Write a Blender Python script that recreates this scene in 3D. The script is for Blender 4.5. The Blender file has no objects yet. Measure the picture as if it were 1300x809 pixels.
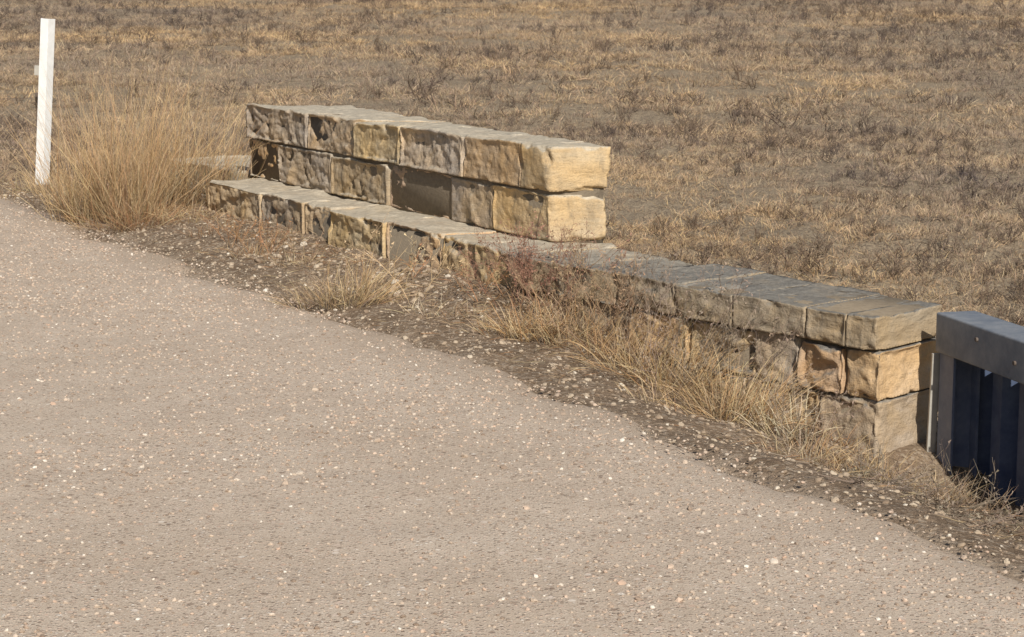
import bpy, math, random, bmesh
import numpy as np
from mathutils import Vector, noise, Matrix
random.seed(7); rng=np.random.default_rng(7)
scene=bpy.context.scene
# ---------------------------------------------------------------- helpers
def vnoise(x,y,seed=0):
    x=np.asarray(x,float);y=np.asarray(y,float)
    xi=np.floor(x).astype(np.int64);yi=np.floor(y).astype(np.int64)
    fx=x-xi;fy=y-yi
    fx=fx*fx*(3-2*fx);fy=fy*fy*(3-2*fy)
    def h(a,b):
        n=(a*374761393+b*668265263+seed*974634777)&0x7fffffff
        n=((n^(n>>13))*1274126177)&0x7fffffff
        n=(n^(n>>16))&0xffff
        return n/65535.0*2-1
    return (h(xi,yi)*(1-fx)+h(xi+1,yi)*fx)*(1-fy)+(h(xi,yi+1)*(1-fx)+h(xi+1,yi+1)*fx)*fy
def fbm(x,y,o=4,seed=0):
    r=0;a=1.
    for i in range(o):
        r=r+a*vnoise(x*2**i,y*2**i,seed+i);a*=.5
    return r/2
def sst(t):
    t=np.clip(t,0,1);return t*t*(3-2*t)
OX,OY=0.,9.06
def sw(X,Y):
    dx=X-OX;dy=Y-OY
    return .4717*dx-.8818*dy,.8818*dx+.4717*dy
def terr(X,Y):
    X=np.asarray(X,float);Y=np.asarray(Y,float)
    s,w=sw(X,Y)
    t=np.clip(s/2.1,0,1.25);t2=sst(np.clip((s+.2)/2.3,0,1))
    foot=.085-.35*t2-.06*np.clip((-s-4)/3,0,1)-.13*sst((s-1.95)/.5)
    fw=.41*t;edge=-.72
    r=np.clip((w-edge)/(fw-edge),0,1.6)
    zf=foot*np.clip(r,0,1)**1.1
    b=sst((w-fw-.5)/2.6)
    far=np.maximum(Y-14,0)
    zfield=-.9+.044*np.where(far<120,far,120+60*np.tanh((far-120)/60))+.16*fbm(X*.14,Y*.14,3,5)*sst((w-2)/6)+.07*fbm(X*1.1,Y*1.1,3,9)
    off=sst((w+.85)/.25)
    z=zf*(1-b)+zfield*b+off*(.020*fbm(X*6,Y*6,3,2)+.04*fbm(X*1.9,Y*1.9,2,3))-.035*(1-off)
    z=z-.5*sst((-w-7.6)/2.5)
    return z
def mesh_obj(name,verts,faces,mats=(),cols=None,fm=None,smooth=False,link=True):
    me=bpy.data.meshes.new(name)
    me.from_pydata([tuple(v) for v in verts],[],faces)
    for m in mats: me.materials.append(m)
    if cols is not None:
        a=me.attributes.new('Col','FLOAT_COLOR','POINT')
        c=np.ones((len(verts),4),np.float32);c[:,:3]=np.array(cols,np.float32)
        a.data.foreach_set('color',c.ravel())
    if fm is not None: me.polygons.foreach_set('material_index',np.array(fm,np.int32))
    if smooth: me.polygons.foreach_set('use_smooth',np.ones(len(me.polygons),bool))
    me.update()
    ob=bpy.data.objects.new(name,me)
    if link: scene.collection.objects.link(ob)
    return ob
def grid_obj(name,P,mat):
    ny,nx,_=P.shape
    idx=np.arange(ny*nx).reshape(ny,nx)
    q=np.stack([idx[:-1,:-1],idx[:-1,1:],idx[1:,1:],idx[1:,:-1]],-1).reshape(-1,4)
    me=bpy.data.meshes.new(name)
    me.vertices.add(ny*nx);me.vertices.foreach_set('co',P.reshape(-1).astype(np.float32))
    me.loops.add(q.size);me.loops.foreach_set('vertex_index',q.ravel().astype(np.int32))
    me.polygons.add(len(q));me.polygons.foreach_set('loop_start',(np.arange(len(q))*4).astype(np.int32))
    me.update(calc_edges=True);me.validate()
    me.materials.append(mat)
    me.polygons.foreach_set('use_smooth',np.ones(len(me.polygons),bool))
    ob=bpy.data.objects.new(name,me);scene.collection.objects.link(ob);return ob
class NT:
    def __init__(s,name):
        s.m=bpy.data.materials.new(name);s.m.use_nodes=True
        s.n=s.m.node_tree.nodes;s.l=s.m.node_tree.links
        s.b=s.n['Principled BSDF'];s.out=s.n['Material Output']
        s.b.inputs['Roughness'].default_value=.9
        s.b.inputs['Specular IOR Level'].default_value=.15
        s.pos=s.n.new('ShaderNodeNewGeometry')
    def set(s,sock,v):
        if isinstance(v,bpy.types.NodeSocket): s.l.new(v,sock)
        else:
            if isinstance(v,tuple) and len(v)==3 and sock.type=='RGBA': v=v+(1,)
            sock.default_value=v
    def noise(s,scale,detail=4,rough=.6,vec=None,dist=0):
        n=s.n.new('ShaderNodeTexNoise');s.set(n.inputs['Vector'],vec or s.pos.outputs['Position'])
        n.inputs['Scale'].default_value=scale;n.inputs['Detail'].default_value=detail;n.inputs['Roughness'].default_value=rough
        n.inputs['Distortion'].default_value=dist
        return n.outputs['Fac']
    def scaled(s,v3):
        n=s.n.new('ShaderNodeVectorMath');n.operation='MULTIPLY';s.l.new(s.pos.outputs['Position'],n.inputs[0]);n.inputs[1].default_value=v3
        return n.outputs[0]
    def vor(s,scale,rnd=1):
        n=s.n.new('ShaderNodeTexVoronoi');s.set(n.inputs['Vector'],s.pos.outputs['Position'])
        n.inputs['Scale'].default_value=scale;n.inputs['Randomness'].default_value=rnd
        return n.outputs
    def sep(s,v):
        n=s.n.new('ShaderNodeSeparateColor');s.l.new(v,n.inputs[0]);return n.outputs
    def ramp(s,f,stops):
        n=s.n.new('ShaderNodeValToRGB');s.l.new(f,n.inputs[0]);e=n.color_ramp.elements
        while len(e)<len(stops): e.new(.5)
        for i,(p,c) in enumerate(stops):
            e[i].position=p
            e[i].color=(c,c,c,1) if not isinstance(c,tuple) else c+(1,)
        return n.outputs[0]
    def mix(s,f,a,b,mode='MIX'):
        n=s.n.new('ShaderNodeMix');n.data_type='RGBA';n.blend_type=mode
        s.set(n.inputs[0],f);s.set(n.inputs[6],a);s.set(n.inputs[7],b);return n.outputs[2]
    def math(s,op,a,b=0):
        n=s.n.new('ShaderNodeMath');n.operation=op;s.set(n.inputs[0],a);s.set(n.inputs[1],b)
        return n.outputs[0]
    def mapr(s,v,a,b,c=0,d=1):
        n=s.n.new('ShaderNodeMapRange');n.interpolation_type='SMOOTHSTEP'
        s.set(n.inputs[0],v);n.inputs[1].default_value=a;n.inputs[2].default_value=b;n.inputs[3].default_value=c;n.inputs[4].default_value=d
        return n.outputs[0]
    def bump(s,h,strength=.5,dist=.01,prev=None):
        n=s.n.new('ShaderNodeBump');n.inputs['Strength'].default_value=strength;n.inputs['Distance'].default_value=dist
        s.l.new(h,n.inputs['Height'])
        if prev: s.l.new(prev,n.inputs['Normal'])
        return n.outputs[0]
    def attr(s,name='Col'):
        n=s.n.new('ShaderNodeAttribute');n.attribute_name=name;return n.outputs['Color']
    def rand(s):
        n=s.n.new('ShaderNodeObjectInfo');return n.outputs['Random']
    def base(s,c): s.set(s.b.inputs['Base Color'],c)
    def normal(s,n): s.l.new(n,s.b.inputs['Normal'])
    def wcoord(s):
        n=s.n.new('ShaderNodeVectorMath');n.operation='DOT_PRODUCT'
        s.l.new(s.pos.outputs['Position'],n.inputs[0]);n.inputs[1].default_value=(.8818,.4717,0)
        return s.math('SUBTRACT',n.outputs['Value'],.4717*9.06)
# ---------------------------------------------------------------- materials
m=NT('gravel_road_mat')
w=m.wcoord()
big=m.noise(.9,4,.6);mid=m.noise(9,4,.7);fine=m.noise(210,2,.7)
streak=m.noise(1.0,4,.65,vec=m.scaled((1.6,.9,1)))
c=m.mix(m.ramp(big,[(.3,0.),(.7,1.)]),(.56,.455,.35),(.66,.545,.43))
c=m.mix(m.ramp(mid,[(.4,0.),(.7,.5)]),c,(.47,.375,.28))
c=m.mix(m.ramp(streak,[(.45,0.),(.65,.45)]),c,(.70,.60,.485))
c=m.mix(m.ramp(fine,[(.40,.0),(.66,.6)]),c,(.32,.245,.18))
st=[(0,(.25,.18,.135)),(.3,(.42,.32,.24)),(.6,(.62,.50,.39)),(.8,(.56,.39,.29)),(1,(.78,.70,.60))]
def speck(c,scale,dens,amt):
    vo=m.vor(scale);a=m.sep(vo['Color'])
    k=m.math('MULTIPLY',m.ramp(vo['Distance'],[(.32,1.),(.46,0.)]),m.ramp(a[1],[(dens,0.),(min(1,dens+.03),1.)]))
    return m.mix(m.math('MULTIPLY',k,amt),c,m.ramp(a[0],st)),k
c,k1=speck(c,150,.25,.85);c,k2=speck(c,85,.45,.9);c,k3=speck(c,42,.84,.85)
c=m.mix(m.math('MULTIPLY',m.mapr(m.math('ADD',w,m.math('MULTIPLY',big,.6)),-.85,-.30),.55),c,(.32,.24,.165))
m.base(c)
h=m.math('ADD',m.math('MULTIPLY',k2,.9),m.math('MULTIPLY',fine,.6))
m.normal(m.bump(h,.65,.0055))
M_road=m.m
m=NT('ground_mat')
w=m.wcoord()
wn=m.math('ADD',w,m.math('MULTIPLY',m.math('SUBTRACT',m.noise(3,4),.5),.5))
fieldf=m.mapr(wn,.45,.95);shf=m.mapr(wn,-.95,-.65)
soil=m.mix(m.ramp(m.noise(7,5,.7),[(.3,0.),(.7,1.)]),(.17,.115,.072),(.37,.27,.185))
soil=m.mix(m.ramp(m.noise(70,3,.7),[(.45,0.),(.62,.6)]),soil,(.12,.085,.055))
v=m.sep(m.vor(70)['Color']);soil=m.mix(m.ramp(v[0],[(.78,0.),(.80,.5)]),soil,(.50,.41,.31))
road=m.mix(m.ramp(m.noise(120,3,.7),[(.35,0.),(.65,.6)]),(.50,.40,.30),(.33,.26,.19))
near=m.mix(shf,road,soil)
f1=m.noise(.35,4,.6);f2=m.noise(9,5,.75);f3=m.noise(46,4,.75)
fld=m.mix(m.ramp(f1,[(.35,0.),(.65,1.)]),(.26,.20,.14),(.36,.28,.19))
fld=m.mix(m.ramp(f2,[(.38,0.),(.60,.9)]),fld,(.13,.098,.07))
fld=m.mix(m.ramp(f3,[(.45,0.),(.60,.8)]),fld,(.48,.38,.255))
m.base(m.mix(fieldf,near,fld))
m.normal(m.bump(f3,.8,.02,m.bump(f2,.6,.06)))
M_ground=m.m
# stone
m=NT('sandstone_mat')
col=m.attr()
n1=m.noise(2.6,5,.65,dist=.5);n2=m.noise(20,5,.72);n3=m.noise(120,3,.7);nb=m.noise(6,5,.7,vec=m.scaled((1,1,5.)),dist=.4)
c=m.mix(m.ramp(n1,[(.38,0.),(.62,1.)]),(.66,.47,.245),(.58,.48,.345))
c=m.mix(m.ramp(nb,[(.42,0.),(.68,.7)]),c,(.52,.37,.205))
c=m.mix(m.ramp(n2,[(.48,0.),(.74,.5)]),c,(.40,.31,.20))
c=m.mix(1.,c,col,'MULTIPLY')
c=m.mix(m.ramp(n3,[(.50,0.),(.75,.45)]),c,(.25,.20,.14))
sepn=m.n.new('ShaderNodeSeparateXYZ');m.l.new(m.pos.outputs['Normal'],sepn.inputs[0])
dn=m.n.new('ShaderNodeVectorMath');dn.operation='DOT_PRODUCT';m.l.new(m.pos.outputs['Normal'],dn.inputs[0]);dn.inputs[1].default_value=(-.88,-.47,0)
front=m.mapr(dn.outputs['Value'],-.1,.6)
lich=m.math('MULTIPLY',m.ramp(m.noise(2.6,7,.74,dist=.3),[(.46,0.),(.74,.62)]),front)
c=m.mix(lich,c,(.22,.19,.155))
# dark run-off streaks down the old rock faces
stk=m.math('MULTIPLY',m.ramp(m.noise(9,5,.7,vec=m.scaled((1,1,.22)),dist=.3),[(.50,0.),(.66,.7)]),front)
c=m.mix(m.math('MULTIPLY',stk,m.ramp(m.noise(28,3,.7),[(.35,.3),(.6,1.)])),c,(.15,.125,.095))
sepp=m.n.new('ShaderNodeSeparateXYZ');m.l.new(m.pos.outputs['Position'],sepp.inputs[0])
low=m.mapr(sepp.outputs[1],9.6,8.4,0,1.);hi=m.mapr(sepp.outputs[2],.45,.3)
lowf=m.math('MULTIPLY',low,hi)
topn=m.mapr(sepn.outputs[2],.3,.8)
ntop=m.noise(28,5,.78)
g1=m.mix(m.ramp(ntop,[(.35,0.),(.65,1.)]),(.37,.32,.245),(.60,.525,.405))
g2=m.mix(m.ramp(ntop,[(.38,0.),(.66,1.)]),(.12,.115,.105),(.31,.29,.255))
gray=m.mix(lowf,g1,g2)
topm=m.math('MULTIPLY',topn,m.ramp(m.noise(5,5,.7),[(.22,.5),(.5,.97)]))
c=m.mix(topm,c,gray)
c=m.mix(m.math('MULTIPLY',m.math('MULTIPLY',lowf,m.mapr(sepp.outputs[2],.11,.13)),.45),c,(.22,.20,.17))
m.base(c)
m.normal(m.bump(n3,.6,.004,m.bump(n2,.6,.018,m.bump(nb,.45,.018))))
M_stone=m.m
m=NT('mortar_mat');m.base(m.mix(m.noise(40,4),(.14,.11,.08),(.28,.23,.165)));m.normal(m.bump(m.noise(90),.6,.01));M_mortar=m.m
def grass_mat(name,rnd=.35,worldvar=True,transl=True):
    m=NT(name);c=m.attr();r=m.rand()
    if rnd: c=m.mix(1.,c,m.ramp(r,[(0,(1-rnd,1-rnd,1-rnd*.85)),(.5,(1.,.97,.94)),(1,(1+rnd*.3,1+rnd*.24,1.05))]),'MULTIPLY')
    if worldvar:
        n=m.noise(.45,4,.65);n2=m.noise(.09,2,.5)
        c=m.mix(1.,c,m.ramp(n,[(.34,(.66,.66,.70)),(.62,(1.14,1.08,.96))]),'MULTIPLY')
        c=m.mix(1.,c,m.ramp(n2,[(.4,(.86,.87,.93)),(.6,(1.09,1.03,.93))]),'MULTIPLY')
    m.base(c);m.b.inputs['Roughness'].default_value=.8
    if transl:
        tr=m.n.new('ShaderNodeBsdfTranslucent');m.l.new(c,tr.inputs[0])
        mx=m.n.new('ShaderNodeMixShader');mx.inputs[0].default_value=.25
        m.l.new(m.b.outputs[0],mx.inputs[1]);m.l.new(tr.outputs[0],mx.inputs[2]);m.l.new(mx.outputs[0],m.out.inputs[0])
    return m.m
M_fgrass=grass_mat('field_grass_mat',.36,True,False)
M_grass=grass_mat('dry_grass_mat',0,False)
def simple(name,c1,c2,sc,rough,metal=0,bumpd=.003,spec=.3):
    m=NT(name);f=m.noise(sc,6,.7);m.base(m.mix(m.ramp(f,[(.35,0.),(.7,1.)]),c1,c2))
    m.b.inputs['Roughness'].default_value=rough;m.b.inputs['Metallic'].default_value=metal;m.b.inputs['Specular IOR Level'].default_value=spec
    m.normal(m.bump(m.noise(sc*6,4),.3,bumpd));return m.m
M_white=simple('white_paint_mat',(.82,.82,.80),(.70,.69,.66),14,.5)
M_steel=simple('shade_blue_steel_mat',(.045,.065,.13),(.10,.13,.20),9,.5)  # dark navy: sky-blue shade of the sheet's unlit side put into the colour
M_post=simple('post_steel_mat',(.10,.125,.20),(.19,.215,.28),9,.5)
M_galv=simple('galvanised_mat',(.35,.33,.29),(.48,.45,.39),12,.6)
M_rail=simple('rail_paint_mat',(.12,.14,.175),(.27,.275,.285),6,.6)
M_wire=simple('rusty_wire_mat',(.10,.07,.05),(.16,.13,.11),30,.8)
def peb_mat(name,stops):
    m=NT(name);r=m.rand();c=m.ramp(r,stops)
    c=m.mix(m.ramp(m.noise(60,3),[(.4,0.),(.7,.4)]),c,(.25,.2,.15))
    m.base(c);return m.m
M_peb=peb_mat('pebble_mat',[(0,(.24,.175,.13)),(.3,(.44,.34,.26)),(.62,(.58,.47,.365)),(.78,(.54,.38,.28)),(.94,(.64,.55,.45)),(1,(.78,.72,.63))])
M_rub=peb_mat('rubble_mat',[(0,(.24,.17,.115)),(.5,(.40,.31,.22)),(.88,(.52,.43,.32)),(1,(.70,.63,.52))])
# ---------------------------------------------------------------- ground & road
def axis(lo,hi,a,b,st,g=1.12):
    L=list(np.arange(a,b+1e-6,st));d=st;x=b
    while x<hi: d*=g;x+=d;L.append(x)
    d=st;x=a
    while x>lo: d*=g;x-=d;L.insert(0,x)
    return np.array(L)
ax=axis(-1500,1500,-5,4.2,.04);ay=axis(-300,3000,4,16,.04,1.08)
X,Y=np.meshgrid(ax,ay);grid_obj('ground',np.stack([X,Y,terr(X,Y)],-1),M_ground)
as_=axis(-2500,400,-8,5.5,.045,1.15);aw=np.concatenate([np.arange(-7.4,-3,.15),np.arange(-3,-.30,.04)])
S,W=np.meshgrid(as_,aw)
X=OX+S*.4717+W*.8818;Y=OY-S*.8818+W*.4717
edge=W+.20*fbm(S*1.1,W*1.1,3,20)+.10*fbm(S*5,W*5,3,22)
Z=.004+.006*fbm(X*5,Y*5,3,21)+.012*fbm(X*.8,Y*.8,2,23)-.14*sst((edge+.86)/.38)-.1*sst((-W-7.1)/.3)
grid_obj('gravel_road',np.stack([X,Y,Z],-1)[:, ::-1],M_road)
# ---------------------------------------------------------------- stone wall
SV=[];SF=[];SC=[];SM=[]
def block(A,B,C,D,z0,z1,rf=.03,rb=.02,rl=.012,rr=.012,rt=.004,tint=None,gap=None,res=.0090,topdrop=0):
    A,B,C,D=[np.array(p,float) for p in (A,B,C,D)]
    rg=np.random.default_rng(rng.integers(1e9))
    if gap is None: gap=rg.uniform(.003,.009)
    z1=z1+rg.uniform(-.006,.004)
    L=np.linalg.norm(B-A);T=np.linalg.norm(D-A);H=z1-z0
    def pos(u,v,h):
        u2=(u*(L-2*gap)+gap)/L;hh=z0+gap*.7+h*(H-1.4*gap)
        xy=(A*(1-u2)[:,None]+B*u2[:,None])*(1-v)[:,None]+(D*(1-u2)[:,None]+C*u2[:,None])*v[:,None]
        return np.column_stack([xy,hh])
    nL=max(4,int(L/res));nT=max(4,int(T/.02));nH=max(4,int(H/res))
    if tint is None:
        g=rg.uniform(.78,1.08)
        if rg.random()<.4: tint=(g*.90,g*.93,g*1.08)
        else: tint=(g*rg.uniform(1.,1.06),g*rg.uniform(.94,1.0),g*rg.uniform(.82,1.02))
    cen=np.append((A+B+C+D)/4,(z0+z1)/2)
    a2=lambda p,q:(q-p)/np.linalg.norm(q-p)
    def nrm(d,out):
        n=np.array([d[1],-d[0],0.])
        return n if np.dot(n[:2],out)>0 else -n
    nf=nrm(a2(A,B),(A+B)/2-(C+D)/2);nb=nrm(a2(D,C),(C+D)/2-(A+B)/2)
    nl=nrm(a2(A,D),(A+D)/2-(B+C)/2);nr=nrm(a2(B,C),(B+C)/2-(A+D)/2)
    up=np.array([0,0,1.])
    faces=[('f',nL,nH,nf,rf),('b',nL,nH,nb,rb),('l',nT,nH,nl,rl),('r',nT*2,nH,nr,rr),('t',nL,nT,up,rt),('d',nL,nT,-up,0)]
    bv=[];bf=[];off=0
    for k,na,nb_,nn,amp in faces:
        a,b=np.meshgrid(np.linspace(0,1,na+1),np.linspace(0,1,nb_+1));a=a.ravel();b=b.ravel()
        z=np.zeros_like(a);o=np.ones_like(a)
        u,v,h,l1,l2={'f':(a,z,b,L,H),'b':(a,o,b,L,H),'l':(z,a,b,T,H),'r':(o,a,b,T,H),'t':(a,b,o,L,T),'d':(a,b,z,L,T)}[k]
        p=pos(u,v,h)
        x=a*l1;y=b*l2
        ed=np.minimum(np.minimum(x,l1-x),np.minimum(y,l2-y))
        if amp>0:
            o1=rg.uniform(0,99)
            wob=.022*fbm(x*13+o1,y*13,3,3)
            mk=sst((ed+wob*sst(ed/.012))/.022)*sst(ed/.008)
            if amp>.012:
                K=11;d=np.full_like(x,9.)
                wx=x+.020*fbm(x*9+o1,y*9,3,8);wy=y+.020*fbm(x*9,y*9+o1,3,9)
                for i in range(K):
                    xk=rg.uniform(0,l1);yk=rg.uniform(0,l2);hk=rg.uniform(.5,1.3)*amp
                    gx=rg.normal(0,.32);gy=rg.normal(-.03,.32)
                    d=np.minimum(d,hk+gx*(wx-xk)+gy*(wy-yk))
                d=np.clip(d,-.3*amp,1.35*amp)
                for i in range(rg.integers(1,4)):
                    an=rg.uniform(0,6.28);off_=rg.uniform(-.3,.3)*l2
                    q=(wx-l1*rg.uniform(.2,.8))*math.cos(an)+(wy-l2/2)*math.sin(an)-off_
                    d=d-amp*rg.uniform(.12,.34)*sst(q/.009+.5)
                rid=1-np.abs(fbm(wx*7+o1,wy*10,3,7))*3
                d=d+amp*.40*fbm(wx*14+o1,wy*24,5,5)+amp*.16*rid+amp*.16*fbm(wx*46,wy*56+o1,3,6)
            else:
                d=amp*(.3+fbm(x*5+o1,y*7,5,6)*1.8)
            p=p+(mk*d)[:,None]*nn
        du=np.minimum(u,1-u)*L;dv=np.minimum(v,1-v)*T;dh=np.minimum(h,1-h)*H
        q=np.sort(np.stack([du,dv,dh],1),1);e2=q[:,1]
        chip=np.clip(fbm(p[:,0]*12+p[:,2]*9,p[:,1]*12-p[:,2]*7,4,31)*2.2+.15,0,2.2)
        pull=np.clip(1-e2/(.008+.020*chip),0,1)**1.2*(.0015+.013*chip)
        dc=cen-p;dc/=np.linalg.norm(dc,axis=1)[:,None]
        p=p+dc*pull[:,None]*1.5
        p[:,2]+=.010*fbm(p[:,0]*5,p[:,1]*5,2,33)*h-(topdrop*u*h)
        bv.append(p)
        idx=np.arange(len(a)).reshape(nb_+1,na+1)+off
        qd=np.stack([idx[:-1,:-1],idx[:-1,1:],idx[1:,1:],idx[1:,:-1]],-1).reshape(-1,4)
        mid=len(qd)//2
        v0,v1_,v2_=[p[qd[mid,i]-off] for i in (0,1,2)]
        if np.dot(np.cross(v1_-v0,v2_-v0),nn)<0: qd=qd[:,::-1]
        bf.append(qd);off+=len(a)
    bv=np.concatenate(bv);bf=np.concatenate(bf)
    base=sum(len(x) for x in SV)
    SV.append(bv);SF.append(bf+base);SC.append(np.tile(tint,(len(bv),1)));SM.append(np.zeros(len(bf),int))
def core(poly,z0,z1):
    base=sum(len(x) for x in SV)
    P=np.array(poly,float)
    v=np.array([(x,y,z0) for x,y in P]+[(x,y,z1) for x,y in P]);SV.append(v)
    f=[(i,(i+1)%4,4+(i+1)%4,4+i) for i in range(4)]+[(4,5,6,7),(3,2,1,0)]
    SF.append(np.array(f)+base);SC.append(np.ones((8,3)));SM.append(np.ones(6,int))
def lerp(a,b,k): return np.array(a)*(1-k)+np.array(b)*k
def course(F0,F1,B0,B1,ks,z0,z1,endr=.01,jit=.012,**kw):
    for i in range(len(ks)-1):
        a,b=ks[i],ks[i+1];j=rng.uniform(-jit,jit)
        if i==len(ks)-2: j=0
        n=np.array([-.88,-.47])*j
        kk=dict(rf=rng.uniform(.030,.044));kk.update(kw)
        if i==len(ks)-2: kk['rf']=min(kk['rf'],.026)
        block(lerp(F0,F1,a)+n,lerp(F0,F1,b)+n,lerp(B0,B1,b),lerp(B0,B1,a),z0,z1,rr=endr if i==len(ks)-2 else .0,rl=.012 if i==0 else 0,**kk)
def inset(F0,F1,B1,B0,d=.026):
    F0,F1,B1,B0=[np.array(x,float) for x in (F0,F1,B1,B0)]
    u=(F1-F0)/np.linalg.norm(F1-F0);n=np.array([-u[1],u[0]])
    if np.dot(n,(B0+B1)/2-(F0+F1)/2)<0:n=-n
    return [F0+u*d+n*d,F1-u*d+n*d,B1-u*d-n*d,B0+u*d-n*d]
F0,F1,B0,B1=(-1.66,12.8),(.164,9.39),(-.98,12.66),(.46,9.45)
YEL=(1.05,1.0,.90)
ks=[0,.25,.43,.585,.775,.93]
def endblock(F0,F1,B0,B1,k,z0,z1,**kw):
    block(lerp(F0,F1,k),F1,B1,lerp(B0,B1,k),z0,z1,rl=0,tint=YEL,**kw)
course(F0,lerp(F0,F1,.93),B0,lerp(B0,B1,.93),[k/.93 for k in ks],.502,.712,endr=0,rt=.010)
endblock(F0,F1,B0,B1,.93,.502,.716,rf=.010,rr=.010,rt=.006)
F0b=np.array(F0)+(0.016,.008);F1b=np.array(F1)+(.007,.004);B1b=np.array(B1)-(.008,0)
course(F0b,lerp(F0b,F1b,.85),B0,lerp(B0,B1b,.85),[0,.13/.85,.34/.85,.54/.85,.735/.85,1],.268,.494,endr=0)
endblock(F0b,F1b,B0,B1b,.85,.268,.494,rf=.022,rr=.011)
core(inset(F0,F1,B1,B0),.2,.69)
G0,G1,H0,H1=(-1.86,12.5),(0,9.06),(-1.05,12.95),(.50,9.32)
course(G0,G1,H0,H1,[0,.22,.38,.47,.65,.81,.905,1],.045,.268,endr=.0,rt=.010)
course(G0,G1,H0,H1,[0,.3,.6,1],-.3,.045,endr=.0)
core(inset(G0,G1,H1,H0),-.3,.248)
E=(1.35,7.40);EB=(1.66,7.74);K1=(.48,9.28)
kc=[0,.16,.33,.5,.655,.835,.93,1]
for i in range(len(kc)-1):
    a,b=kc[i],kc[i+1];zt=.262-.012*a;last=i==len(kc)-2
    g=rng.uniform(.75,1.)
    block(lerp(G1,E,a)-np.array([.02,.015]),lerp(G1,E,b)-np.array([.02,.015]),lerp(K1,EB,b),lerp(K1,EB,a),.118 ,zt,rf=.022,rt=.016,rr=.013 if last else 0,rl=0,topdrop=.004,gap=.0025,tint=(g,g*.96,g*.9))
course(G1,E,K1,EB,[0,.2,.36,.53,.705,.81,.92,1],-.075,.116,endr=.018)
course(G1,E,K1,EB,[0,.3,.5,.68,.86,1],-.30,-.075,endr=.018)
course(G1,E,K1,EB,[0,.4,.7,1],-.55,-.30,endr=.016)
core(inset(G1,E,EB,K1),-.55,.240)
Q0,Q1,R0,R1=(-2.35,13.95),(-1.78,12.95),(-1.8,14.25),(-1.20,13.2)
course(Q0,Q1,R0,R1,[0,.5,1],.10,.285,endr=.01,rf=.015,rt=.02,tint=(.6,.66,.75))
course(Q0,Q1,R0,R1,[0,.4,1],-.2,.10,endr=.01)
V=np.concatenate(SV);F=np.concatenate(SF);C=np.concatenate(SC);Mi=np.concatenate(SM)
wall=mesh_obj('stone_wall',V,F.tolist(),[M_stone,M_mortar],C,Mi,True)
bm=bmesh.new();bm.from_mesh(wall.data);bmesh.ops.remove_doubles(bm,verts=bm.verts,dist=.0004);bm.to_mesh(wall.data);bm.free()
# ---------------------------------------------------------------- plants
class MB:
    def __init__(s):s.v=[];s.f=[];s.c=[]
    def blade(s,b,d,L,wd,bend,col,seg=4,tipc=1.15,low=.55,kink=.03):
        p=Vector(b);d=Vector(d).normalized()
        side=d.cross(Vector((random.uniform(-1,1),random.uniform(-1,1),.2))).normalized()
        out=Vector((d.x,d.y,0));
        if out.length<.05: out=Vector((random.uniform(-1,1),random.uniform(-1,1),0))
        out.normalize();i0=len(s.v);st=L/seg
        for i in range(seg+1):
            t=i/seg;wv=wd*(1-t**1.5)*.5
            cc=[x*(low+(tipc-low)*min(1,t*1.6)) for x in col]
            if i<seg:
                s.v.append(p+side*wv);s.v.append(p-side*wv);s.c+= [cc,cc]
                if i>0: k=i0+2*i;s.f.append((k-2,k-1,k+1,k))
            else:
                s.v.append(p.copy());s.c.append(cc);k=i0+2*i;s.f.append((k-2,k-1,k))
            d=(d+out*bend*.5/seg-Vector((0,0,bend*.5*t/seg*2))+Vector((random.gauss(0,kink),random.gauss(0,kink),random.gauss(0,kink*.6)))).normalized()
            p=p+d*st
    def stem(s,a,b,w0,w1,col):
        a=Vector(a);b=Vector(b);d=(b-a).normalized()
        x=d.cross(Vector((.3,.2,1))).normalized();y=d.cross(x)
        i0=len(s.v)
        for p,r in((a,w0),(b,w1)):
            for k in range(3):
                an=k*2.094;s.v.append(p+(x*math.cos(an)+y*math.sin(an))*r);s.c.append(col)
        for k in range(3):
            k2=(k+1)%3;s.f.append((i0+k,i0+k2,i0+3+k2,i0+3+k))
    def branch(s,p,d,L,r,col,lvl):
        p=Vector(p);d=Vector(d).normalized();n=4
        for i in range(n):
            q=p+d*L/n;s.stem(p,q,r*(1-i/n*.5),r*(1-(i+1)/n*.5),col)
            if lvl>0 and i>0:
                for _ in range(random.choice((1,2,2))):
                    dd=(d+Vector((random.gauss(0,.6),random.gauss(0,.6),random.gauss(.1,.3)))).normalized()
                    s.branch(q,dd,L*random.uniform(.3,.6),r*.6,col,lvl-1)
            elif lvl==0 and random.random()<.5:
                l=random.uniform(.006,.014);e=Vector((random.gauss(0,1),random.gauss(0,1),random.gauss(0,1))).normalized()*l
                f=Vector((random.gauss(0,1),random.gauss(0,1),random.gauss(0,1))).normalized()*l*.35
                k=len(s.v);s.v+=[q,q+e+f,q+e*1.4-f];s.c+=[[c*1.15 for c in col]]*3;s.f.append((k,k+1,k+2))
            p=q;d=(d+Vector((random.gauss(0,.12),random.gauss(0,.12),random.gauss(0,.08)))).normalized()
    def obj(s,name,mat,link=True): return mesh_obj(name,s.v,s.f,[mat],s.c,link=link)
GOLD=(.62,.44,.235);STRAW=(.64,.495,.30);PALE=(.68,.58,.42);RUST=(.42,.235,.12);GREY=(.30,.235,.175);BRN=(.38,.265,.165)
def vary(c,a=.22):
    k=1+random.uniform(-a,a);return [min(1,x*k*(1+random.uniform(-.05,.05))) for x in c]
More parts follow.
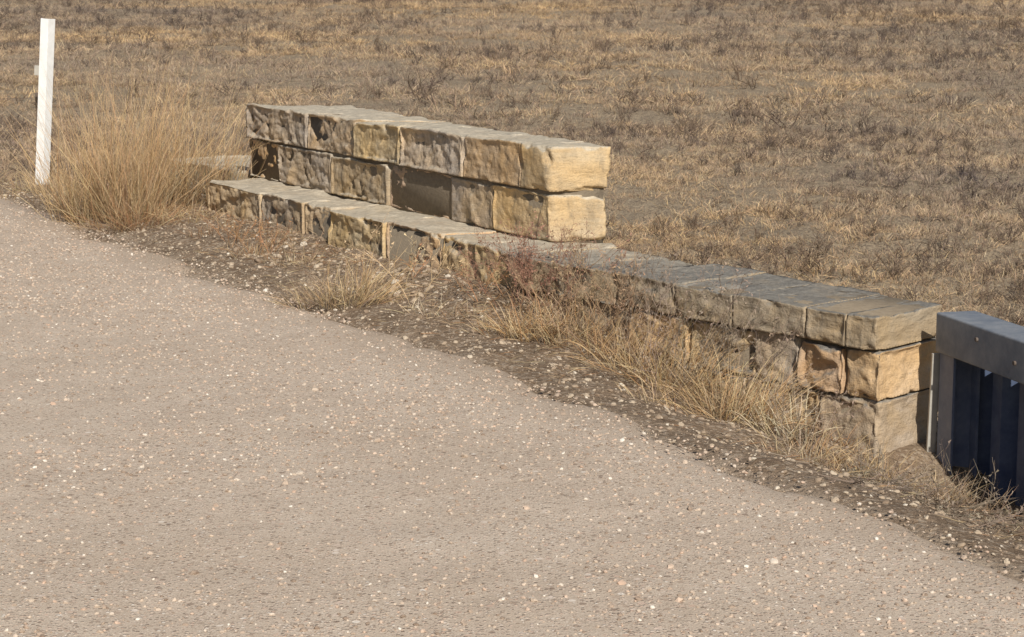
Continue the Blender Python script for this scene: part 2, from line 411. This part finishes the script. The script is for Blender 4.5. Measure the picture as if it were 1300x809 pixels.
def tuft(mb,x,y,z,n,h,rad,lean,cols,wd=.003,bend=.8,dirn=(0,0),seg=4,low=.55,hmin=.45,kink=.08):
    for i in range(n):
        an=random.uniform(0,6.283);r=rad*math.sqrt(random.random())
        l=abs(random.gauss(0,lean));a2=an+random.gauss(0,.9)
        d=(math.cos(a2)*l*(.3+r/rad)+dirn[0],math.sin(a2)*l*(.3+r/rad)+dirn[1],1)
        mb.blade((x+math.cos(an)*r,y+math.sin(an)*r,z-.01),d,h*random.uniform(hmin,1.05),wd*random.uniform(.6,1.2),bend*random.uniform(-.1,1.5),vary(random.choice(cols)),seg,low=low,kink=kink)
src=[]
FC=[(.54,.43,.30),(.60,.485,.35),(.46,.365,.265),(.38,.30,.22),(.57,.44,.29),(.28,.22,.165)]
for k in range(7):
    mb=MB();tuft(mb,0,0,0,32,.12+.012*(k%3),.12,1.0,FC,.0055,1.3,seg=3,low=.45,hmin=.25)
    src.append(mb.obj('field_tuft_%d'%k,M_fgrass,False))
for k in range(3):
    mb=MB()
    for i in range(7):mb.branch((random.gauss(0,.03),random.gauss(0,.03),0),(random.gauss(0,.5),random.gauss(0,.5),1),random.uniform(.08,.18),.0035,vary((.19,.15,.12)),1)
    src.append(mb.obj('field_weed_%d'%k,M_fgrass,False))
def scatter(name,pts,rot,scl,idx,sources):
    col=bpy.data.collections.new(name+'_parts')
    for o_ in sources: col.objects.link(o_)
    me=bpy.data.meshes.new(name);me.from_pydata([tuple(p) for p in pts],[],[])
    a=me.attributes.new('rot','FLOAT_VECTOR','POINT');a.data.foreach_set('vector',np.asarray(rot,np.float32).ravel())
    a=me.attributes.new('scl','FLOAT_VECTOR','POINT');a.data.foreach_set('vector',np.asarray(scl,np.float32).ravel())
    a=me.attributes.new('idx','INT','POINT');a.data.foreach_set('value',np.asarray(idx,np.int32))
    ob=bpy.data.objects.new(name,me);scene.collection.objects.link(ob)
    ng=bpy.data.node_groups.new(name,'GeometryNodeTree')
    ng.interface.new_socket('Geometry',in_out='INPUT',socket_type='NodeSocketGeometry')
    ng.interface.new_socket('Geometry',in_out='OUTPUT',socket_type='NodeSocketGeometry')
    N=ng.nodes;Lk=ng.links;gi=N.new('NodeGroupInput');go=N.new('NodeGroupOutput')
    ci=N.new('GeometryNodeCollectionInfo');ci.inputs['Collection'].default_value=col
    ci.inputs['Separate Children'].default_value=True;ci.inputs['Reset Children'].default_value=True
    ip=N.new('GeometryNodeInstanceOnPoints')
    def na(n,t):
        x=N.new('GeometryNodeInputNamedAttribute');x.data_type=t;x.inputs['Name'].default_value=n;return x.outputs['Attribute']
    e=N.new('FunctionNodeEulerToRotation');Lk.new(na('rot','FLOAT_VECTOR'),e.inputs[0])
    Lk.new(gi.outputs[0],ip.inputs['Points']);Lk.new(ci.outputs[0],ip.inputs['Instance']);ip.inputs['Pick Instance'].default_value=True
    Lk.new(na('idx','INT'),ip.inputs['Instance Index']);Lk.new(e.outputs[0],ip.inputs['Rotation']);Lk.new(na('scl','FLOAT_VECTOR'),ip.inputs['Scale'])
    Lk.new(ip.outputs[0],go.inputs[0])
    md=ob.modifiers.new('scatter','NODES');md.node_group=ng
    return ob
def wedge(n,y0,y1,hw,extra=1.5):
    y=np.sqrt(rng.uniform(y0*y0,y1*y1,n));x=rng.uniform(-1,1,n)*(hw*y+extra)
    return x,y
def keepfield(x,y):
    s,w=sw(x,y);fw=.41*np.clip(s/2.1,0,1.25)
    k=(w>fw+.72)|((w>-.25)&(s<-5.2))
    d=fbm(x*.9,y*.9,3,40)
    return k&(rng.random(len(x))<np.clip(.78+1.3*d,.3,1))
xs=[];ys=[];sc=[]
for n,y0,y1,hw,sz in((36000,6,26,.32,.9),(40000,26,62,.27,1.3),(16000,62,125,.26,2.1)):
    x,y=wedge(n,y0,y1,hw);k=keepfield(x,y);xs.append(x[k]);ys.append(y[k]);sc.append(rng.uniform(.6,1.3,k.sum())*sz)
x=np.concatenate(xs);y=np.concatenate(ys);sc=np.concatenate(sc);z=terr(x,y)-.01
N=len(x);idx=rng.integers(0,7,N)
wk=rng.random(N)<.09*(1+2.2*fbm(x*.3,y*.3,2,44));idx[wk]=rng.integers(7,10,wk.sum())
bigk=rng.random(N)<.03;sc[bigk]*=1.6
rot=np.column_stack([rng.normal(0,.12,N),rng.normal(0,.12,N),rng.uniform(0,6.28,N)])
scatter('dry_grass_field',np.column_stack([x,y,z]),rot,np.column_stack([sc,sc,sc*rng.uniform(.4,1.1,N)]),idx,src)
tz=lambda x,y:float(terr(np.array([x]),np.array([y]))[0])
mb=MB()
for (dx,dy,n,h) in((0,0,330,1.14),(-.24,.12,230,1.05),(.22,.1,260,1.10),(.1,-.12,200,.65),(-.1,.3,170,1.14),(.42,.25,250,.98),(-.35,.2,130,.85),(.6,.3,150,.8)):
    cx,cy=-2.38+dx,12.5+dy
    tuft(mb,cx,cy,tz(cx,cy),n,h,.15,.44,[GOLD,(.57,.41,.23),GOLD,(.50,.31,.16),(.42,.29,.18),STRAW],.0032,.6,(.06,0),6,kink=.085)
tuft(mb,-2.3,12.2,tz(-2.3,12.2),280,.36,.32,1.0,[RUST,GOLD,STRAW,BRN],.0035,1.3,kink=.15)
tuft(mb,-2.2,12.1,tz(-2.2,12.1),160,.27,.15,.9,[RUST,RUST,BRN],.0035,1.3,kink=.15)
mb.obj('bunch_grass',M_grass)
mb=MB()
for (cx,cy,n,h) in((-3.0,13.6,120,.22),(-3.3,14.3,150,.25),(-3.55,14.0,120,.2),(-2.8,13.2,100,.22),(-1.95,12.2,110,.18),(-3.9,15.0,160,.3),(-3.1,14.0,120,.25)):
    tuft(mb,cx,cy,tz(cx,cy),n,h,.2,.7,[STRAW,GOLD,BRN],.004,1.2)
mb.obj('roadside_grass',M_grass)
OR=(.52,.32,.155)
spec=[(-.77,9.16,260,.28,.14,(.1,0),[STRAW,GOLD,BRN,GREY]),
(-.66,9.2,120,.38,.1,(.4,0),[STRAW,GOLD]),
(-.9,9.25,120,.22,.14,(-.3,0),[STRAW,BRN]),
(-.36,8.8,60,.15,.1,(0,0),[STRAW,PALE]),
(.08,8.45,200,.25,.11,(.1,0),[GOLD,OR,STRAW]),
(.22,8.38,170,.30,.12,(-.1,.1),[OR,STRAW,BRN]),
(.40,8.22,170,.30,.12,(.2,0),[GOLD,OR,BRN]),
(.50,8.04,160,.33,.13,(-.1,0),[GOLD,STRAW,BRN,OR]),
(.64,7.85,230,.38,.13,(.2,-.05),[STRAW,GOLD,OR]),
(.78,7.62,200,.33,.13,(-.05,.05),[STRAW,GOLD,BRN]),
(.86,7.40,230,.34,.13,(.3,0),[STRAW,GOLD,OR]),
(.70,7.45,100,.2,.12,(-.3,0),[OR,BRN,GOLD]),
(.98,7.24,130,.27,.1,(-.2,0),[PALE,STRAW]),
(1.10,7.12,90,.20,.1,(.3,0),[OR,STRAW]),
(1.24,6.98,130,.19,.12,(.1,0),[GOLD,STRAW]),
(1.38,6.75,110,.14,.14,(.3,0),[GREY,BRN,STRAW]),
(1.50,6.98,110,.17,.12,(0,0),[STRAW,BRN]),
(1.50,6.6,80,.12,.14,(0,0),[GREY,BRN]),
(.93,6.92,80,.12,.12,(-.2,0),[PALE,STRAW]),
(.50,7.5,60,.13,.12,(-.2,0),[STRAW,BRN]),(-.05,8.5,70,.15,.1,(-.2,0),[STRAW,OR]),(-1.35,10.75,110,.15,.14,(0,0),[RUST,BRN,STRAW]),(-1.1,10.4,80,.13,.12,(0,0),[BRN,STRAW]),
(1.05,6.6,50,.09,.12,(0,0),[GREY,BRN]),(1.3,6.3,60,.09,.15,(0,0),[GREY,BRN,STRAW]),(-1.7,11.5,90,.14,.14,(0,0),[BRN,RUST])]
for (cx,cy,n,h,r,dn_,cols) in spec:
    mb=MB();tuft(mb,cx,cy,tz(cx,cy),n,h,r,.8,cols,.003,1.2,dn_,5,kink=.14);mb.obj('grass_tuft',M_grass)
mb=MB()
for i in range(120):
    s=random.uniform(-4.5,3.6);fw=.41*min(max(s/2.1,0),1.25)
    w_=fw-.03-abs(random.gauss(0,.24))
    if w_<-.62: continue
    x_=OX+s*.4717+w_*.8818;y_=OY-s*.8818+w_*.4717
    tuft(mb,x_,y_,tz(x_,y_),random.randint(6,26),random.uniform(.04,.12)*(1.4 if s>-.3 else 1),.05,.9,random.choice([[STRAW,BRN],[GREY,BRN],[OR,STRAW],[RUST,BRN]]),.0028,1.3,seg=3,kink=.15)
mb.obj('verge_grass',M_grass)
wspec=[(-1.33,10.8,9,.19,RUST),(-1.1,10.5,7,.17,BRN),(-1.5,11.2,7,.17,RUST),(-.5,9.6,5,.13,RUST),(0.,8.92,12,.27,(.34,.19,.13)),(.12,8.8,12,.27,(.32,.18,.12)),(-.12,9.0,7,.2,RUST),(.2,8.6,9,.27,BRN),(.28,8.7,8,.3,(.32,.19,.13)),
(.55,8.1,9,.40,GREY),(.7,7.95,8,.40,GREY),(.45,8.25,8,.36,BRN),(.38,8.4,7,.34,BRN),(.85,7.75,7,.34,GREY),(.95,7.5,6,.29,GREY),(.6,7.7,5,.22,GREY),(-.95,9.4,5,.15,GREY),(1.05,7.15,5,.22,GREY),(1.25,6.9,4,.16,GREY),(1.52,6.75,5,.15,(.24,.19,.14)),(-.42,9.2,3,.3,STRAW)]
for (cx,cy,n,h,c_) in wspec:
    mb=MB()
    for i in range(n):
        px,py=cx+random.gauss(0,.06),cy+random.gauss(0,.06)
        mb.branch((px,py,tz(px,py)-.01),(random.gauss(.05,.45),random.gauss(0,.45),1),h*random.uniform(.6,1.1),.0019,vary(c_),2 if h>.2 else 1)
    mb.obj('dead_weed',M_grass)
mb=MB()
for i in range(9000):
    s=random.uniform(-7,4);fw=.41*min(max(s/2.1,0),1.25)
    w_=random.triangular(-.75,fw+.05,fw-.1)
    x_=OX+s*.4717+w_*.8818;y_=OY-s*.8818+w_*.4717
    if fbm(x_*2.2,y_*2.2,3,60)+random.uniform(-.3,.3)<.05: continue
    an=random.uniform(0,6.28)
    mb.blade((x_,y_,tz(x_,y_)+random.uniform(.0,.012)),(math.cos(an),math.sin(an),random.uniform(0,.4)),random.uniform(.03,.11),.0028,.3,vary(random.choice([STRAW,GREY,GREY,BRN,BRN,RUST])),2)
for i in range(110):
    x_=random.gauss(1.40,.2);y_=random.gauss(6.25,.35);an=random.uniform(0,6.28)
    mb.branch((x_,y_,tz(x_,y_)+.01),(math.cos(an),math.sin(an),.12),random.uniform(.06,.2),.002,vary(GREY),1)
mb.obj('straw_litter',M_grass)
# ---------------------------------------------------------------- gravel
def rock(name,mat,sd,flat=.7,sub=2):
    bm=bmesh.new();bmesh.ops.create_icosphere(bm,subdivisions=sub,radius=1)
    of=Vector((sd*7.3,sd*3.1,sd))
    for v in bm.verts:
        n=noise.noise(v.co*1.1+of)*.45+noise.noise(v.co*2.6+of)*.2
        v.co*=1+n;v.co.z*=flat
        v.co.x=max(-.8,min(.85,v.co.x))
    me=bpy.data.meshes.new(name);bm.to_mesh(me);bm.free();me.materials.append(mat)
    return bpy.data.objects.new(name,me)
peb=[rock('pebble_%d'%i,M_peb,i+1,.62,1) for i in range(6)]
n=130000
x,y=wedge(n,3.6,16,.30,.3);s,w_=sw(x,y)
den=.48+.8*fbm(x*1.3,y*1.3,3,70)+.35*fbm(s*.25,w_*2.6,3,71)
k=(w_<-.72)&(rng.random(n)<np.clip(den,.18,1))
x=x[k];y=y[k];N=len(x);z=.004+.006*fbm(x*5,y*5,3,21)+.012*fbm(x*.8,y*.8,2,23)
sz=.0026+.0050*rng.random(N)**2.3
b_=rng.random(N)<.03;sz[b_]*=1.7
scatter('gravel',np.column_stack([x,y,z+.0008]),np.column_stack([rng.normal(0,.4,N),rng.normal(0,.4,N),rng.uniform(0,6.28,N)]),np.column_stack([sz*1.2,sz,sz]),rng.integers(0,6,N),peb)
rub=[rock('rubble_%d'%i,M_rub,i+21,.6,2) for i in range(6)]
n=8500;s=rng.uniform(-7,4.5,n);fw=.41*np.clip(s/2.1,0,1.25)
w_=-.85+(fw+.85)*rng.random(n);x=OX+s*.4717+w_*.8818;y=OY-s*.8818+w_*.4717
sz=.0028+.010*rng.random(n)**5
hot=(np.abs(s+1.2)<1.2)&(w_>-.5)&(rng.random(n)<.5);sz[hot]*=1.7
N=n
scatter('rubble_stones',np.column_stack([x,y,terr(x,y)+sz*.1]),np.column_stack([rng.normal(0,.4,N),rng.normal(0,.4,N),rng.uniform(0,6.28,N)]),np.column_stack([sz*1.3,sz,sz]),rng.integers(0,6,N),rub)
# ---------------------------------------------------------------- marker post
def empty(name,loc=(0,0,0)):
    e=bpy.data.objects.new(name,None);e.location=loc;e.empty_display_size=.2;scene.collection.objects.link(e);return e
def prism(name,prof,zs,mat,parent):
    n=len(prof);v=[];f=[]
    for z_ in zs: v+=[(x_,y_,z_) for x_,y_ in prof]
    for j in range(len(zs)-1):
        for i in range(n): f.append((j*n+i,j*n+(i+1)%n,(j+1)*n+(i+1)%n,(j+1)*n+i))
    f.append(tuple(range(n))[::-1]);f.append(tuple((len(zs)-1)*n+i for i in range(n)))
    ob=mesh_obj(name,v,f,[mat]);ob.parent=parent
    b=ob.modifiers.new('b','BEVEL');b.width=.0015;b.segments=2;b.limit_method='ANGLE'
    return ob
px,py=-3.43,14.8
mp=empty('marker_post',(px,py,tz(px,py)-.25))
t_=.006
prism('channel',[(-.045,0),(.016,-.018),(.05,.04),(.05-t_,.044),(.014,-.010),(-.04,.007),(-.046,.05),(-.052,.05)],[0,.5,1.0,1.44],M_white,mp)
bmk=prism('wire_clip',[(-.02,0),(.02,0),(.02,.02),(-.02,.02)],[0,.07],M_galv,mp);bmk.location=(-.068,.03,1.03)
mp.rotation_euler=(0,math.radians(4.2),math.radians(-4))
wf=empty('wire_fence',(0,0,0))
pa=Vector((-3.55,15.2,0));pb=Vector((-6.6,15.9,0))
for i,h in enumerate((.38,.62,.25)):
    mb=MB();nseg=16
    for j in range(nseg):
        t0,t1=j/nseg,(j+1)/nseg
        f_=lambda t:pa.lerp(pb,t)+Vector((0,0,h-.05*math.sin(t*3.14159)))
        mb.stem(f_(t0),f_(t1),.0028,.0028,(.08,.065,.05))
        q=f_(t0);mb.stem(q-Vector((0,.01,.02)),q+Vector((0,.01,.02)),.0015,.0015,(.1,.08,.06))
    ob=mb.obj('wire_%d'%i,M_wire);ob.parent=wf
for j,p in enumerate((pa,pb)):
    ob=prism('stake_%d'%j,[(-.012,-.012),(.012,-.012),(.012,.0),(.0,.0),(.0,.012),(-.012,.012)],[-.4,.66],M_wire,wf);ob.location=(p.x+(.04 if j==0 else 0),p.y,0)
# ---------------------------------------------------------------- guardrail
g=Vector((.253,-.967,0))
gr_=empty('bridge_guardrail',(1.575,7.51,0));gr_.rotation_euler=(0,0,math.atan2(g.y,g.x))
def box(name,x0,x1,y0,y1,z0,z1,mat,bev=.004):
    v=[(x_,y_,z_) for z_ in(z0,z1) for x_,y_ in((x0,y0),(x1,y0),(x1,y1),(x0,y1))]
    ob=mesh_obj(name,v,[(3,2,1,0),(4,5,6,7),(0,1,5,4),(1,2,6,5),(2,3,7,6),(3,0,4,7)],[mat]);ob.parent=gr_
    b=ob.modifiers.new('b','BEVEL');b.width=bev;b.segments=3;return ob
box('top_beam',0,3.6,0,.16,.10,.248,M_rail,.007)
L=3.6
for i in range(12):
    bx=.33+i*.28
    bpy.ops.mesh.primitive_cylinder_add(vertices=12,radius=.008,depth=.012,location=(0,0,0))
    o_=bpy.context.object;o_.name='bolt_%d'%i;o_.parent=gr_;o_.rotation_euler=(math.pi/2,0,0);o_.location=(bx,-.002,.165 if i%2 else .2);o_.data.materials.append(M_wire)
def xprism(name,prof,z0,z1,mat):
    n=len(prof);v=[(a,b,z0) for a,b in prof]+[(a,b,z1) for a,b in prof]
    f=[(i,(i+1)%n,n+(i+1)%n,n+i) for i in range(n)]+[tuple(range(n))[::-1],tuple(range(n,2*n))]
    ob=mesh_obj(name,v,f,[mat]);ob.parent=gr_;return ob
def hpost(name,x0):
    a=.055;t=.009
    pr=[(x0-a,.02),(x0+a,.02),(x0+a,.02+t),(x0+t/2,.02+t),(x0+t/2,.13-t),(x0+a,.13-t),(x0+a,.13),(x0-a,.13),(x0-a,.13-t),(x0-t/2,.13-t),(x0-t/2,.02+t),(x0-a,.02+t)]
    xprism(name,pr,-.9,.099,M_post)
for i,x0 in enumerate((.06,1.5,3.0)): hpost('post_%d'%i,x0)
pts=[];x0=.0
while x0<L:
    pts+=[(x0,.137),(x0+.07,.137),(x0+.10,.19),(x0+.17,.19)];x0+=.20
up=[(a,b+.006) for a,b in pts][::-1]
xprism('corrugated_sheet',pts+up,-.9,.082,M_steel)
ob=box('flat_bar',-.012,.0,-.004,.03,-.50,.09,M_galv,.002);ob.rotation_euler=(0,math.radians(3),0);ob.location=(-.012,-.0,0)
# ---------------------------------------------------------------- light, sky, camera
sd=Vector((.24,-.97,0)).normalized();el=math.radians(35)
sv=Vector((sd.x*math.cos(el),sd.y*math.cos(el),math.sin(el)))
su=bpy.data.lights.new('sun','SUN');su.energy=4.9;su.angle=math.radians(.5);su.color=(1,.95,.87)
so=bpy.data.objects.new('sun',su);scene.collection.objects.link(so);so.rotation_euler=(-sv).to_track_quat('-Z','Y').to_euler();so.location=(3,-6,8)
wd=bpy.data.worlds.new('World');scene.world=wd;wd.use_nodes=True
nt=wd.node_tree;bg=nt.nodes['Background'];sk=nt.nodes.new('ShaderNodeTexSky');sk.sky_type='NISHITA';sk.sun_disc=False
sk.sun_elevation=el;sk.sun_rotation=math.atan2(sd.x,sd.y);nt.links.new(sk.outputs[0],bg.inputs[0]);bg.inputs[1].default_value=.064
cam=bpy.data.cameras.new('camera');co=bpy.data.objects.new('camera',cam);scene.collection.objects.link(co)
co.location=(0,0,1.45);co.rotation_euler=(math.radians(90-9.273),0,0);cam.lens=72;cam.sensor_width=36;cam.clip_end=6000
scene.camera=co
scene.view_settings.view_transform='Standard';scene.view_settings.look='None';scene.view_settings.exposure=0
